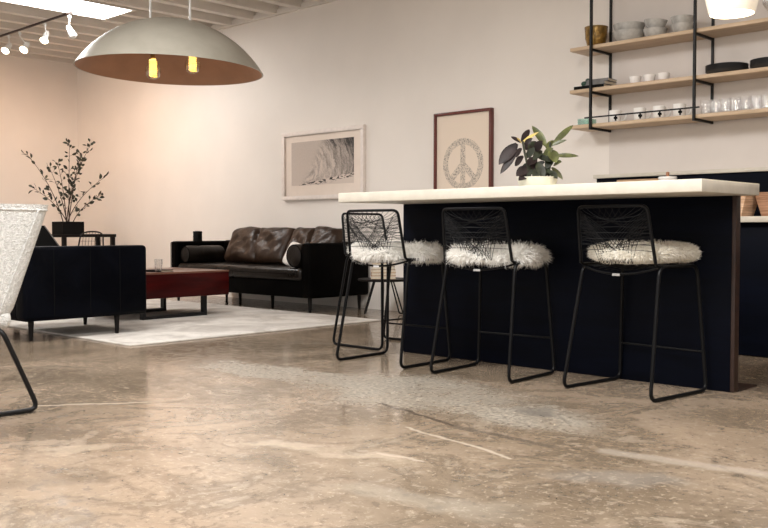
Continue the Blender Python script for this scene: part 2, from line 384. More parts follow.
# ------------------------------------------------------------------ bar stools
def make_stool(label):
    t = thing('bar_stool', label, 'bar stool', group='wire bar stools at the bar')
    R_ = .0095
    for sx in (-1, 1):
        p = [(sx*.215, .19, .640), (sx*.215, -.165, .640), (sx*.270, -.235, R_)]
        q = fillet([(sx*.225, .02, .642), (sx*.225, -.145, .642), (sx*.260, -.262, R_), (sx*.260, .228, R_), (sx*.222, .190, .642), (sx*.225, .02, .642)], .05, 6)
        MB().tube(q, R_, 8).build('side_frame', M['grey_metal'], t)
    MB().tube([(-.246, .215, .205), (.246, .215, .205)], .006, 8).build('footrest', M['grey_metal'], t)
    MB().tube(bez((-.225, -.15, .636), (0, -.19, .565), (.225, -.15, .636), 14), .006, 6).build('rear_rail', M['grey_metal'], t)
    MB().tube(bez((-.222, .18, .640), (0, .2, .63), (.222, .18, .640), 10), .006, 6).build('front_rail', M['grey_metal'], t)
    o = MB().box((0, -.178, .598), (.045, .004, .012)).build('tag', M['tag'], t); o['label'] = 'small silver tag'
    # back
    def B(u, v):   # u -1..1 across, v 0..1 up
        w = .222 - .018*v; y = -.172 - .050*v - .03*(1-u*u)*(.35+.4*v); z = .655 + .282*v
        return V((u*w, y, z))
    fr = [(-.222, -.10, .645), (-.222, -.172, .652)] + [tuple(B(-1, k/6)) for k in range(1, 7)] + [tuple(B(-1+2*k/8, 1)) for k in range(1, 8)] + [tuple(B(1, 1-k/6)) for k in range(0, 6)] + [(.222, -.172, .652), (.222, -.10, .645)]
    # rounded upper corners
    top = [B(-1, 0)]+[B(-1, v) for v in (.3, .6, .85)] + bez(B(-1, .88), B(-1, 1), B(-.82, 1), 5) + [B(-.5+.25*k, 1) for k in range(5)] + bez(B(.82, 1), B(1, 1), B(1, .88), 5) + [B(1, v) for v in (.6, .3)] + [B(1, 0)]
    pts = [V((-.222, -.08, .645)), V((-.222, -.15, .645))] + top + [V((.222, -.15, .645)), V((.222, -.08, .645))]
    MB().tube(pts, .0085, 8).build('back_frame', M['grey_metal'], t)
    w = MB(); rw = .0014
    for s in (-1, 1):
        for i in range(11):
            v0 = .97 - .062*i; ub = s*(-.42 + .082*i)
            b = [B(s*(-1)+0, v0)]
            P0 = (-s, v0); P1 = (ub - s*.10, v0*.80 + .02); P2 = (ub, 0)
            n = 12; w.tube([B(P0[0]*(1-a)**2 + P1[0]*2*a*(1-a) + P2[0]*a*a, P0[1]*(1-a)**2 + P1[1]*2*a*(1-a) + P2[1]*a*a) for a in [k/n for k in range(n+1)]], rw, 5)
        for i in range(7):      # fans out of the upper corners
            P0 = (-s*(.95 - .2*i), 1.0); P2 = (s, .88 - .085*i); P1 = (-s*(.25-.12*i), .62-.03*i); n = 10
            w.tube([B(P0[0]*(1-a)**2 + P1[0]*2*a*(1-a) + P2[0]*a*a, P0[1]*(1-a)**2 + P1[1]*2*a*(1-a) + P2[1]*a*a) for a in [k/n for k in range(n+1)]], rw, 5)
        for i in range(9):      # crossing lines rising from the seat
            u0 = -.44 + .11*i; P0 = (u0, 0); P1 = (u0 + s*.20, .50); P2 = (s, .70 + .03*i*(1 if s < 0 else -1) + (0 if s < 0 else .24)); n = 12
            w.tube([B(P0[0]*(1-a)**2 + P1[0]*2*a*(1-a) + P2[0]*a*a, P0[1]*(1-a)**2 + P1[1]*2*a*(1-a) + P2[1]*a*a) for a in [k/n for k in range(n+1)]], rw, 5)
    for v in (.22, .32, .42, .52, .62):
        w.tube([B(-1+2*k/10, v+.02*(1-(k/5-1)**2)) for k in range(11)], rw, 5)
    w.build('wire_mesh', M['grey_metal'], t)
    w = MB()
    for k in range(11):
        u = -.2 + .04*k
        w.tube([(u*.9, -.172, .648-.03*(1-(u/.22)**2)), (u, 0, .642-.012*(1-(u/.22)**2)), (u, .185, .640)], rw, 5)
    for k in range(9):
        y = -.14 + .04*k; w.tube([(-.222, y, .642), (0, y, .632), (.222, y, .642)], rw, 5)
    w.build('seat_mesh', M['grey_metal'], t)
    return t
ST = [(-3.940, 4.210, math.radians(3), 'black wire bar stool at the bar front closest to the navy panel\'s left end'),
      (-3.178, 4.222, math.radians(4), 'black wire bar stool in the middle of the three along the bar front'),
      (-2.326, 4.290, math.radians(-6), 'black wire bar stool furthest right, below the bare stretch of counter near its right end'),
      (-4.545, 4.745, math.radians(-90), 'black wire bar stool turned sideways past the left end of the bar, behind another stool')]
st0 = make_stool(ST[0][3]); stools = []
for i, (x, y, r, l) in enumerate(ST):
    o = st0 if i == 0 else dup(st0, (x, y, 0), r, l)
    o.location = (x, y, 0); o.rotation_euler = (0, 0, r); stools.append(o)

def sheepskin(x, y, rz, label, mat_, seed, L=.05, tuft=.5, n=9000, h=.085, sx=.238, sy=.225, z0=.634):
    rnd = random.Random(seed); mb = MB()
    def surf(th, ph):   # superellipsoid
        f = lambda c, e: math.copysign(abs(c)**e, c)
        bulge = 1 + .06*math.sin(3*th+seed) + .04*math.sin(5*th+2*seed)
        zz = f(math.sin(ph), .75)*h/2*(1 + .14*math.sin(2*th+seed))
        return V((sx*bulge*f(math.cos(ph), .6)*f(math.cos(th), .7), sy*bulge*f(math.cos(ph), .6)*f(math.sin(th), .7), zz))
    rows = 14; cols = 40
    rings = [[surf(2*PI*k/cols, -PI/2+.02 + (PI-.04)*r/rows) for k in range(cols)] for r in range(rows+1)]
    mb.loft(rings)
    for i in range(n):
        th = rnd.uniform(0, 2*PI); ph = math.asin(rnd.uniform(-.75, 1)) if rnd.random() < .6 else rnd.uniform(-.6, .7)
        p = surf(th, ph); e = 1e-3
        a = surf(th+e, ph)-p; b = surf(th, ph+e)-p; nn = a.cross(b)
        if nn.length < 1e-12: continue
        nn.normalize()
        clump = math.sin(th*9+seed*1.7)*math.sin(ph*6+seed) 
        d = (nn + V((rnd.gauss(0, .35), rnd.gauss(0, .35), rnd.gauss(0, .3)-.12 + .25*clump*tuft))).normalized()
        l = L*rnd.uniform(.55, 1.15)*(1 + tuft*.5*clump)
        if ph < -.3: l *= .7
        wd = rnd.uniform(.0014, .0028); side = d.cross(V((rnd.gauss(0, 1), rnd.gauss(0, 1), rnd.gauss(0, 1)))).normalized()
        p0 = p - nn*.004; p1 = p + d*l*.55; p2 = p + d*l + V((rnd.gauss(0, .006), rnd.gauss(0, .006), -.010*tuft*2*rnd.random()))
        mb.add([p0-side*wd, p0+side*wd, p1+side*wd*.75, p1-side*wd*.75, p2], [(0, 1, 2, 3), (3, 2, 4)], True)
    me = bpy.data.meshes.new('sheepskin_cushion'); me.from_pydata(mb.v, [], mb.f); me.update()
    me.polygons.foreach_set('use_smooth', [True]*len(me.polygons)); me.materials.append(mat_)
    o = bpy.data.objects.new('sheepskin_cushion', me); C.objects.link(o); o.location = (x, y, z0+h/2); o.rotation_euler = (0, 0, rz)
    return tag(o, label, 'cushion', 'white sheepskins on the stools')
def seat_xy(i, fwd):
    x, y, r, _ = ST[i]; return (x - math.sin(r)*fwd, y + math.cos(r)*fwd, r)
sheepskin(*seat_xy(0, .035), 'shaggy white sheepskin on the stool by the left end of the navy panel', M['fur'], 1, .042, .8)
sheepskin(*seat_xy(1, .035), 'shaggy white sheepskin with hanging tufts on the middle stool of the bar front', M['fur'], 2, .042, .9)
sheepskin(*seat_xy(2, .035), 'smooth short-haired cream sheepskin on the rightmost bar stool', M['fur_cream'], 5, .020, .12, 9000, .100, .236, .224, .652)
sheepskin(*seat_xy(3, .02), 'white sheepskin on the sideways stool past the left end of the bar', M['fur'], 7, .040, .8)

# ------------------------------------------------------------------ upholstery helpers
def cushion(mb, c, size, puff=.25, e=.32, n=14, rot=None, wr=0.0, seed=0):
    """soft box: superellipsoid with optional wrinkles"""
    rnd = random.Random(seed); ph0 = [rnd.uniform(0, 6) for _ in range(6)]
    f = lambda q, k: math.copysign(abs(q)**k, q)
    rings = []
    for i in range(n*2+1):
        ph = -PI/2 + PI*i/(n*2); ph = max(-PI/2+.01, min(PI/2-.01, ph)); ring = []
        for k in range(n*4):
            th = 2*PI*k/(n*4)
            p = V((f(math.cos(ph), e)*f(math.cos(th), e), f(math.cos(ph), e)*f(math.sin(th), e), f(math.sin(ph), e*1.6)))
            q = V((p.x*size[0]/2, p.y*size[1]/2, p.z*size[2]/2))
            if wr: q += V((0, 0, 1))*wr*(math.sin(q.x*17+ph0[0]+3*math.sin(q.y*9+ph0[1]))+math.sin(q.y*23+q.x*11+ph0[2]))*abs(p.z)
            ring.append(V(c) + (rot @ q if rot else q))
        rings.append(ring)
    mb.loft(rings); return mb

def taper_leg(mb, x, y, h, r0=.022, r1=.014, z0=0.0):
    mb.lathe([(r1, z0), (r0, h), (r0, h+.01)], 12, Matrix.Translation((x, y, 0))); return mb

# sofa (front toward -Y)
SX0, SX1, SY0, SY1 = -9.13, -6.72, 5.97, 6.79
cx = (SX0+SX1)/2
t = thing('sofa', 'long dark brown leather sofa against the back wall', 'sofa', (cx, 6.38, 0))
hw = (SX1-SX0)/2; y0 = SY0-6.38; y1 = SY1-6.38
MB().bx(-hw+.01, hw-.01, y0+.02, y1-.01, .15, .315, .015).build('base', M['dark_leather'], t)
for s in (-1, 1):
    a = MB().bx(s*hw, s*(hw-.13), y0, y1, .152, .692, .028, 4).build('armrest', M['dark_leather'], t)
    MB().tube(fillet([(s*(hw-.012), y0-.001, .17), (s*(hw-.012), y0-.001, .68), (s*(hw-.118), y0-.001, .68), (s*(hw-.118), y0-.001, .17)], .02), .004, 6).build('piping', M['dark_leather'], a)
MB().bx(-hw+.12, hw-.12, y1-.16, y1, .20, .70, .03, 4).build('backrest', M['dark_leather'], t)
mb = MB()
mb.bx(-hw+.135, hw-.135, y0-.005, y1-.15, .315, .445, .045, 4)
sc_ = mb.build('seat_cushion', M['seat_leather'], t)
for k in range(1, 5):
    xk = -hw+.135 + (2*hw-.27)*k/5; MB().tube([(xk, y0+.02, .4455), (xk, y1-.2, .4455)], .003, 5).build('seam', M['dark_leather'], sc_)
MB().tube([(-hw+.18, y0-.006, .385), (hw-.18, y0-.006, .385)], .0035, 5).build('piping', M['dark_leather'], sc_)
def back_cushion(x0, x1, seed):
    cxx = (x0+x1)/2; w = x1-x0; mb = MB(); rnd = random.Random(seed)
    R3 = Euler((math.radians(-27), 0, 0)).to_matrix()
    NX, NZ = 44, 20; H = .43; rows = []
    p = [rnd.uniform(0, 6) for _ in range(5)]
    def th(u, v):
        d = (max(0, 1-abs(u)**7)*max(0, 1-abs(v)**5))**.45
        fold = .045*math.exp(-((u-.02+.10*v)/.05)**2)
        wr = .006*math.sin(u*9+4*v+p[0]) + .004*math.sin(u*16-9*v+p[1]) + .005*math.sin(v*6+u*5+p[2])
        rad = .004*math.sin(9*math.atan2(v+.3, abs(u)-.08)+p[3])*math.exp(-((abs(u)-.2)/.35)**2)
        return (.105 - fold)*d + (wr+rad)*d
    for sgn in (-1, 1):
        vs = []
        for j in range(NZ+1):
            for i in range(NX+1):
                u = -1+2*i/NX; v = -1+2*j/NZ
                y = -th(u, v) if sgn < 0 else .07*(max(0, 1-abs(u)**7)*max(0, 1-abs(v)**5))**.45
                xx = u*w/2*(1-.02*v*v*(1 if v < 0 else -.5)); zz = v*H/2 - .012*(u*u)*(v > 0)*v + .008*math.sin(u*5+p[4])*(v > .5)
                q = R3 @ V((xx, y, zz)); vs.append(V((cxx, y1-.315, .648)) + q)
        fs = [(j*(NX+1)+i, j*(NX+1)+i+1, (j+1)*(NX+1)+i+1, (j+1)*(NX+1)+i) for j in range(NZ) for i in range(NX)]
        mb.add(vs, fs, True)
    o = mb.build('back_cushion', M['brown_leather'], t, 60)
    pp = [V((cxx, y1-.315, .648)) + R3 @ V((u*w/2, 0, v*H/2)) for u, v in ((-.97, -.9), (-.97, .95), (.97, .95), (.97, -.9))]
    MB().tube(fillet(pp, .03), .006, 6).build('piping', M['dark_leather'], o)
back_cushion(-.72, .33, 3); back_cushion(.345, hw-.13, 9)
for x_, y_ in ((-hw+.07, y0+.06), (hw-.07, y0+.06), (-hw+.07, y1-.08), (hw-.07, y1-.08), (-.53, .07), (.22, -.07)):
    taper_leg(MB(), x_, y_, .15).build('leg', M['black_wood'], t)
def bolster(name, x, y, L, r, label, z=.445):
    M_ = Matrix.Translation((0, 0, r)) @ Matrix.Rotation(PI/2, 4, 'X')
    b = MB().lathe([(0, -L/2), (r*.55, -L/2-.004), (r*.9, -L/2+.012), (r, -L/2+.04), (r*1.01, 0), (r, L/2-.04), (r*.9, L/2-.012), (r*.55, L/2+.004), (0, L/2)], 28, M_).build(name, M['seat_leather'])
    b.location = (x, y, z); tag(b, label, 'bolster cushion', 'leather bolsters on the sofa')
    for e in (-1, 1): MB().tube([M_ @ V((r*.93*math.cos(a), r*.93*math.sin(a), e*(L/2-.010))) for a in [2*PI*k/24 for k in range(24)]], .005, 6, True).build('piping', M['dark_leather'], b)
bolster('bolster_cushion', SX0+.13+.10, 6.26, .52, .098, 'dark leather bolster lying along the far left sofa arm')
bolster('bolster_cushion', SX1-.13-.12, 6.22, .50, .118, 'dark leather bolster lying along the right sofa arm, round end to the front')
mb = MB(); cushion(mb, (0, 0, 0), (.27, .26, .08), e=.36, rot=Euler((math.radians(68), math.radians(16), math.radians(12))).to_matrix())  # pillow added in place of sunlight patches on the sofa
o = mb.build('sun_patch_pillow', M['white_fabric']); o.location = (-7.20, 6.22, .555); tag(o, 'small white pillow added for sunlight patches, mostly hidden behind the right sofa bolster', 'pillow')
# speaker on the left arm
t = thing('speaker', 'small black ribbed canister standing on the left sofa arm', 'speaker', (-9.065, 6.30, .692))
MB().lathe([(0, 0), (.052, 0), (.055, .006)] + [(.055 if k % 2 else .050, .012+.008*k) for k in range(12)] + [(.055, .108), (.048, .113), (0, .113)], 24).build('body', M['black_mat'], t)
MB().lathe([(0, .113), (.03, .113), (.03, .117), (0, .117)], 20).build('dial', M['grey_paper'], t)

# armchair seen from behind (back plane x=-6.45, front toward -X)
t = thing('armchair', 'dark navy leather armchair with its back to the camera, half on the rug', 'armchair', (-6.9, 3.49, 0))
MB().bx(-.45, .44, -.49, .505, .155, .32, .015).build('base', M['navy_leather'], t)
b = MB().bx(.30, .45, -.50, .515, .16, .70, .03, 4).build('backrest', M['navy_leather'], t)
for y_ in (-.27, .02, .27): MB().tube([(.4505, y_, .18), (.4505, y_, .68), (.40, y_, .7005)], .0022, 5).build('seam', M['black_mat'], b)
for a_, b_ in ((-.50, -.37), (.385, .515)): MB().bx(-.47, .33, a_, b_, .16, .66, .03, 4).build('armrest', M['navy_leather'], t)
MB().bx(-.45, .30, -.365, .38, .32, .45, .04, 4).build('seat_cushion', M['navy_leather'], t)
mb = MB(); cushion(mb, (.22, 0, .54), (.15, .70, .28), e=.4); mb.build('back_cushion', M['navy_leather'], t)
for (x_, y_) in ((.395, -.425), (.395, .27), (-.40, -.43), (-.40, .43)): taper_leg(MB(), x_, y_, .16, .022, .014, .011).build('leg', M['black_wood'], t)

# rug
o = MB().bx(-1.85, 1.85, -1.275, 1.275, 0, .011, .003).build('area_rug', M['rug']); o.location = (-5.77-1.85, 3.435+1.275, 0.0005)
tag(o, 'large pale grey distressed rug under the coffee table', 'rug')

# coffee table
t = thing('coffee_table', 'low dark red wooden coffee table on black metal loop legs', 'coffee table', (-7.66, 4.815, .0115))
MB().bx(-.50, .44, -.56, .56, .19, .41, .006).build('body', M['red_wood'], t)
o = MB().bx(-.502, .442, -.562, .562, .408, .424, .003).build('top', M['top_wood'], t); o['label'] = 'browner wooden top'
for x_ in (.35, -.34):
    m_ = MB()
    m_.bx(x_-.03, x_+.03, -.345, -.315, 0, .19).bx(x_-.03, x_+.03, .315, .345, 0, .19).bx(x_-.03, x_+.03, -.315, .315, 0, .03)
    m_.build('leg', M['black_metal'], t)
def glass_obj(x, y, z, r, h, label, name='drinking_glass', group=None, mat_=None):
    o = MB().lathe([(0, .0), (r*.85, 0), (r*.88, .004), (r, h), (r*.92, h), (r*.80, .012), (0, .010)], 20).build(name, mat_ or M['glass'])
    o.location = (x, y, z); return tag(o, label, 'glass', group)
o = glass_obj(-7.275, 4.63, .4365, .036, .12, 'clear drinking glass standing on the red coffee table')
t = thing('book', 'thin dark book lying flat on the coffee table beside the glass', 'book', (-7.37, 4.70, .4358), .2)
MB().bx(-.10, .10, -.08, .08, 0, .004).bx(-.10, .10, -.08, .08, .016, .020).bx(-.10, .10, -.08, -.076, .004, .016).build('cover', M['black_mat'], t)
MB().bx(-.095, .095, -.075, .076, .004, .016).build('pages', M['paper'], t)

# side table with books
t = thing('side_table', 'small round black side table between the sofa end and the bar', 'side table', (-6.10, 6.36, 0))
o = MB().lathe([(0, .335), (.24, .335), (.25, .342), (.25, .352), (.245, .358), (0, .358)], 36).build('tabletop', M['black_wood'], t)
for k in range(3):
    a = 2*PI*k/3 + 1.25
    MB().tube(fillet([(.10*math.cos(a), .10*math.sin(a), .335), (.21*math.cos(a), .21*math.sin(a), .012), (.20*math.cos(a+.25), .20*math.sin(a+.25), .012), (.10*math.cos(a+.35), .10*math.sin(a+.35), .335)], .02), .007, 8).build('leg', M['black_metal'], t)
zz = .358
ORD = ['bottom', 'second', 'third', 'fourth', 'top']
for k in range(5):
    w_, d_, h_ = .235-.006*k, .18-.004*k, .030
    t = thing('book', '%s pale book of the stack on the round black side table' % ('bottom' if k == 0 else 'topmost' if k == 4 else ORD[k] + ' from bottom'), 'book', (-6.08, 6.33, zz), math.radians(44 + (k % 3)*3), 'books stacked on the side table')
    m_ = MB().bx(-w_/2, w_/2, -d_/2, d_/2, 0, .004).bx(-w_/2, w_/2, -d_/2, d_/2, h_-.004, h_).bx(-w_/2, w_/2, d_/2-.004, d_/2, .004, h_-.004)
    m_.build('cover', M['tan_wood'] if k in (1,) else M['grey_paper'] if k == 3 else M['oak'], t)
    MB().bx(-w_/2+.004, w_/2-.004, -d_/2+.003, d_/2-.004, .004, h_-.004).build('pages', M['paper'], t); zz += h_

# ------------------------------------------------------------------ white boucle chair, near left
t = thing('dining_chair', 'white boucle chair on a black sled base at the left edge of the photo', 'chair', (-4.25, 1.66, 0))
def shell(off, z):      # plan curve at height fraction z 0..1 ; off = inward offset
    tt = z; hw_ = .205 + .050*tt - off; yb = .185 + .185*tt - off; pts = []
    yf = -.24
    n = 30
    for k in range(n+1):
        a = k/n
        if a < .36: q = a/.36; p = V((hw_, yf + (yb-.12-yf)*q, 0))
        elif a > .64: q = (1-a)/.36; p = V((-hw_, yf + (yb-.12-yf)*q, 0))
        else:
            an = (a-.36)/.28*PI; p = V((hw_*math.copysign(abs(math.cos(an))**.75, math.cos(an)), yb-.12 + .12*math.sin(an)**.75, 0))
        pts.append(p)
    return pts
def top_z(p):
    return .935 - .27*max(0, min(1, (-.02-p.y)/.25))**1.3
rings_o, rings_i = [], []
ZN = 14
for j in range(ZN+1):
    f_ = j/ZN; ro, ri = [], []
    e = .035*(1-min(1, f_*6))**2
    for po, pi_ in zip(shell(e, f_), shell(.05+e*.3, f_)):
        zt = top_z(po); z = .385 + (zt-.385)*f_
        ro.append(V((po.x, po.y, z))); ri.append(V((pi_.x, pi_.y, max(z, .40) - (.006 if j == ZN else 0))))
    rings_o.append(ro); rings_i.append(ri)
n = len(rings_o[0]); mb = MB(); vs = [p for r in rings_o for p in r] + [p for r in rings_i for p in r]; fs = []
off_ = (ZN+1)*n
for j in range(ZN):
    for k in range(n-1):
        fs.append((j*n+k, j*n+k+1, (j+1)*n+k+1, (j+1)*n+k)); fs.append((off_+j*n+k+1, off_+j*n+k, off_+(j+1)*n+k, off_+(j+1)*n+k+1))
    for k in (0, n-1): fs.append((j*n+k, (j+1)*n+k, off_+(j+1)*n+k, off_+j*n+k))
for k in range(n-1):
    fs.append((ZN*n+k, ZN*n+k+1, off_+ZN*n+k+1, off_+ZN*n+k)); fs.append((k, off_+k, off_+k+1, k+1))
mb.add(vs, fs, True)
mb.build('backrest', M['boucle'], t, 80)
pip = [V((p.x*1.0, p.y, 0)) for p in shell(-.003, .96)]
pz = []
for k, p in enumerate(shell(-.002, .95)): pz.append(V((p.x, p.y, .385+(top_z(p)-.385)*.955)))
sp_ = [V((.252*0+ (.205+.050*f_)+.001, .185+.185*f_-.105, .40+.51*f_)) for f_ in [k/10 for k in range(11)]]
MB().tube(pz, .004, 6).tube(sp_, .004, 6).build('piping', M['boucle'], t)
MB().bx(-.20, .20, -.27, .17, .375, .47, .04, 4).build('seat', M['boucle'], t)
for s in (-1, 1):
    MB().tube(fillet([(s*.15, .07, .385), (s*.235, .10, .38), (s*.25, .255, .012), (s*.25, -.27, .012), (s*.235, -.15, .38), (s*.15, -.12, .385)], .05, 6), .011, 10).build('leg', M['black_metal'], t)

# ------------------------------------------------------------------ far corner: desk, planter with branches, chairs
t = thing('desk', 'long black desk by the far wall under the planter', 'desk', (-11.42, 6.05, 0))
MB().bx(-.36, .10, -.75, .50, .725, .765, .004).build('desktop', M['black_wood'], t)
for x_ in (-.33, .07):
    for y_ in (-.72, -.24, .46): MB().bx(x_-.025, x_+.025, y_-.025, y_+.025, 0, .725).build('leg', M['black_wood'], t)
t = thing('planter', 'square black planter box holding tall leafy branches', 'planter', (-11.50, 5.945, .765))
MB().bx(-.15, .15, -.15, -.135, 0, .165).bx(-.15, .15, .135, .15, 0, .165).bx(-.15, -.135, -.135, .135, 0, .165).bx(.135, .15, -.135, .135, 0, .165).bx(-.135, .135, -.135, .135, 0, .02).build('pot', M['black_mat'], t)
MB().bx(-.134, .134, -.134, .134, .02, .13).build('soil', M['soil'], t)
t = thing('leafy_branches', 'tall thin branches with small dark leaves rising from the black planter', 'plant', (-11.50, 5.945, .88))
rnd = random.Random(4)
def leaf(mb, base, d, up, L, W, bend=.2, n=5, fold=.15):
    d = V(d).normalized(); s = d.cross(V(up)).normalized(); nn = s.cross(d).normalized(); vs = []; fs = []
    for i in range(n+1):
        a = i/n; w = W*.5*math.sin(PI*min(1, a*.92+.06))**.8*(1 if a < .97 else .3); c = V(base) + d*L*a - nn*bend*L*a*a
        vs += [c - s*w + nn*w*fold*2, c, c + s*w + nn*w*fold*2]
    for i in range(n):
        fs += [(i*3, i*3+1, i*3+4, i*3+3), (i*3+1, i*3+2, i*3+5, i*3+4)]
    mb.add(vs, fs, True)
# targets: world (y,z) of tips at about x=-11.4
TIPS = [(5.36, 1.77, .10), (5.98, 1.95, 0), (6.24, 1.96, .08), (6.40, 1.52, .12), (5.86, 1.70, -.1), (6.22, 1.85, -.15), (6.35, 1.28, .1), (5.62, 1.62, .15), (5.52, 1.35, -.05), (6.1, 1.72, .05)]
for k, (ty, tz, tx) in enumerate(TIPS):
    tip = V((tx, ty-5.945, tz-.88)); b0 = V((rnd.uniform(-.05, .05), rnd.uniform(-.05, .05), -.02))
    mid = V((b0.x*.5, b0.y + (tip.y-b0.y)*.22, tip.z*.55)); pts = bez(b0, mid, tip, 12)
    st = MB().tube(pts, [.0075-.0052*i/12 for i in range(13)], 6); lf = MB()
    for i in range(3, 13):
        for r_ in range(3 if k in (1, 2, 5, 6, 9) else 2):
            if rnd.random() < .30 and i < 10: continue
            t_ = min(i + rnd.random(), 12); a_ = pts[min(int(t_), 11)]; bb = pts[min(int(t_)+1, 12)]; p = a_.lerp(bb, t_-int(t_) if t_ < 12 else 1)
            d = (bb-a_).normalized() + V((rnd.gauss(0, .6), rnd.gauss(0, .9), rnd.gauss(0, .5)))
            d.normalize(); tw = rnd.uniform(.01, .06); q = p + d*tw; st.tube([p, q], .0016, 4)
            leaf(lf, q, d, (rnd.gauss(0, 1)+1, rnd.gauss(0, .5), rnd.gauss(0, 1)), rnd.uniform(.045, .075), rnd.uniform(.028, .042), .2, 4)
    s_ = st.build('branch', M['stem'], t); lf.build('leaves', M['leaf_dark'], s_)
# wire chair at the desk
t = thing('wire_chair', 'black wire chair with a rounded back in front of the far desk', 'chair', (-10.98, 5.86, 0), math.radians(90))
MB().tube([(-.2, -.2, .44), (-.2, .2, .44), (.2, .2, .44), (.2, -.2, .44)], .008, 6, True).build('seat_frame', M['black_metal'], t)
bk = [(-.19, -.20, .44), (-.16, -.25, .70)] + bez((-.155, -.26, .74), (-.14, -.27, .80), (0, -.275, .80), 6) + bez((0, -.275, .80), (.14, -.27, .80), (.155, -.26, .74), 6)[1:] + [(.16, -.25, .70), (.19, -.20, .44)]
MB().tube(bk, .010, 8).build('back_frame', M['black_metal'], t)
m_ = MB()
for k in range(7):
    u = -.12+.04*k; m_.tube([(u, -.275, .79-.8*u*u), (u*1.1, -.21, .44)], .0025, 4); m_.tube([(u*1.4, -.2, .44), (u*1.4, .2, .44)], .0025, 4)
for k in range(5): m_.tube([(-.15, -.22-.01*k, .5+.06*k), (.15, -.22-.01*k, .5+.06*k)], .0025, 4)
m_.build('wire_mesh', M['black_metal'], t)
for sx in (-1, 1):
    for sy in (-1, 1): MB().tube([(sx*.18, sy*.18, .44), (sx*.22, sy*.22, .0)], .008, 6).build('leg', M['black_metal'], t)
# second far chair with slanted side, between white chair and planter
t = thing('lounge_chair', 'black chair with a slanted side, mostly hidden behind the white boucle chair', 'chair', (-10.1, 4.77, 0))
MB().loft([[V((-.30, -.30, .40)), V((.30, -.30, .40)), V((.30, .34, .40)), V((-.30, .34, .40))], [V((-.28, -.28, .60)), V((.28, -.28, .60)), V((.28, .22, .60)), V((-.28, .22, .60))], [V((-.25, -.25, .87)), V((.18, -.25, .87)), V((.18, .07, .87)), V((-.25, .07, .87))]], smooth=False).build('backrest', M['black_mat'], t)
MB().tube([(.305, .345, .40), (.285, .225, .60), (.185, .072, .87)], .006, 6).build('piping', M['grey_paper'], t)
for sx in (-1, 1):
    for sy in (-1, 1): MB().tube([(sx*.24, sy*.26, .40), (sx*.27, sy*.28, 0)], .014, 8).build('leg', M['black_wood'], t)

# ------------------------------------------------------------------ framed pictures
def frame_boxes(w, h, b, d):
    return MB().bx(-w/2, w/2, -d, 0, h-b, h, .003).bx(-w/2, w/2, -d, 0, 0, b, .003).bx(-w/2, -w/2+b, -d, 0, b, h-b, .003).bx(w/2-b, w/2, -d, 0, b, h-b, .003)
def wave_mat():
    t = NT('wave_print'); sp = t.n('ShaderNodeSeparateXYZ'); t.set(sp, 0, t.co())
    x = t.math('DIVIDE', sp.outputs[0], .50); z = t.math('DIVIDE', sp.outputs[2], .24)   # -1..1
    wn = t.n('ShaderNodeSeparateXYZ'); t.set(wn, 0, t.vm('SUBTRACT', t.noise(9, 5, .65, None, 0, 'Color'), (.5, .5, .5)))
    dx = t.math('ADD', t.math('ADD', x, .58), t.math('MULTIPLY', wn.outputs[0], .22))
    dz = t.math('MULTIPLY', t.math('ADD', t.math('ADD', z, .25), t.math('MULTIPLY', wn.outputs[1], .3)), .55)
    r = t.math('SQRT', t.math('ADD', t.math('MULTIPLY', dx, dx), t.math('MULTIPLY', dz, dz))); th = t.math('ARCTAN2', dz, dx)
    cv = t.n('ShaderNodeCombineXYZ'); t.set(cv, 0, t.math('MULTIPLY', r, 11.0)); t.set(cv, 1, t.math('MULTIPLY', th, 1.1))
    st = t.noise(1.0, 6, .72, cv.outputs[0]); fine = t.noise(75, 4, .7)
    lip = t.math('SUBTRACT', r, t.math('ADD', .16, t.math('MULTIPLY', th, .06)))          # outside the curl
    out = t.mrange(lip, -.02, .05)
    sky = t.mrange(t.math('ADD', t.math('MULTIPLY', x, -1.0), t.math('MULTIPLY', z, .35)), .10, .45)   # upper left is open sky
    base = t.math('ADD', t.math('MULTIPLY', t.mrange(st, .36, .66), .62), t.math('MULTIPLY', t.math('SUBTRACT', fine, .5), .8))
    dk = t.math('ADD', base, t.math('ADD', t.mrange(t.math('ADD', x, t.math('MULTIPLY', z, .3)), -.1, 1.2, -.06, .42), t.mrange(z, .35, 1.0, 0, .22)))
    calm = t.math('ADD', t.math('MULTIPLY', fine, .30), t.mrange(z, -1, 1, -.04, .06))
    v = t.math('ADD', t.math('MULTIPLY', out, dk), t.math('MULTIPLY', t.math('SUBTRACT', 1.0, out), .12))
    v = t.math('ADD', t.math('MULTIPLY', t.math('SUBTRACT', 1.0, sky), v), t.math('MULTIPLY', sky, calm))
    diag = t.math('SUBTRACT', z, t.math('ADD', t.math('MULTIPLY', x, .26), t.math('ADD', -.80, t.math('MULTIPLY', wn.outputs[2], .25))))
    rk = t.n('ShaderNodeMapping'); t.set(rk, 'Vector', t.co()); t.set(rk, 'Rotation', (0, .13, 0)); t.set(rk, 'Scale', (.5, 1, 1.5))
    rock = t.mrange(t.noise(34, 2, .5, rk.outputs[0]), .50, .56); edge = t.mrange(t.math('ABSOLUTE', diag), .10, .22, 1, 0)
    foot = t.mrange(diag, -.02, .04, 1, 0)
    low = t.math('MULTIPLY', edge, rock)
    v = t.math('ADD', t.math('MULTIPLY', v, t.math('SUBTRACT', 1.0, foot)), t.math('MULTIPLY', foot, low))
    t.bsdf(t.mix(t.math('MULTIPLY', v, 1.0, clamp=True), (.66, .56, .49), (.022, .018, .016)), .6); return t.m
t = thing('framed_picture', 'white framed black and white print of a breaking wave above the sofa', 'picture', (-7.45, WY, 1.155))
frame_boxes(1.31, .757, .045, .045).build('frame', M['white_paint'], t)
MB().bx(-.612, .612, -.022, -.002, .043, .714).build('mat', M['mat_board'], t)
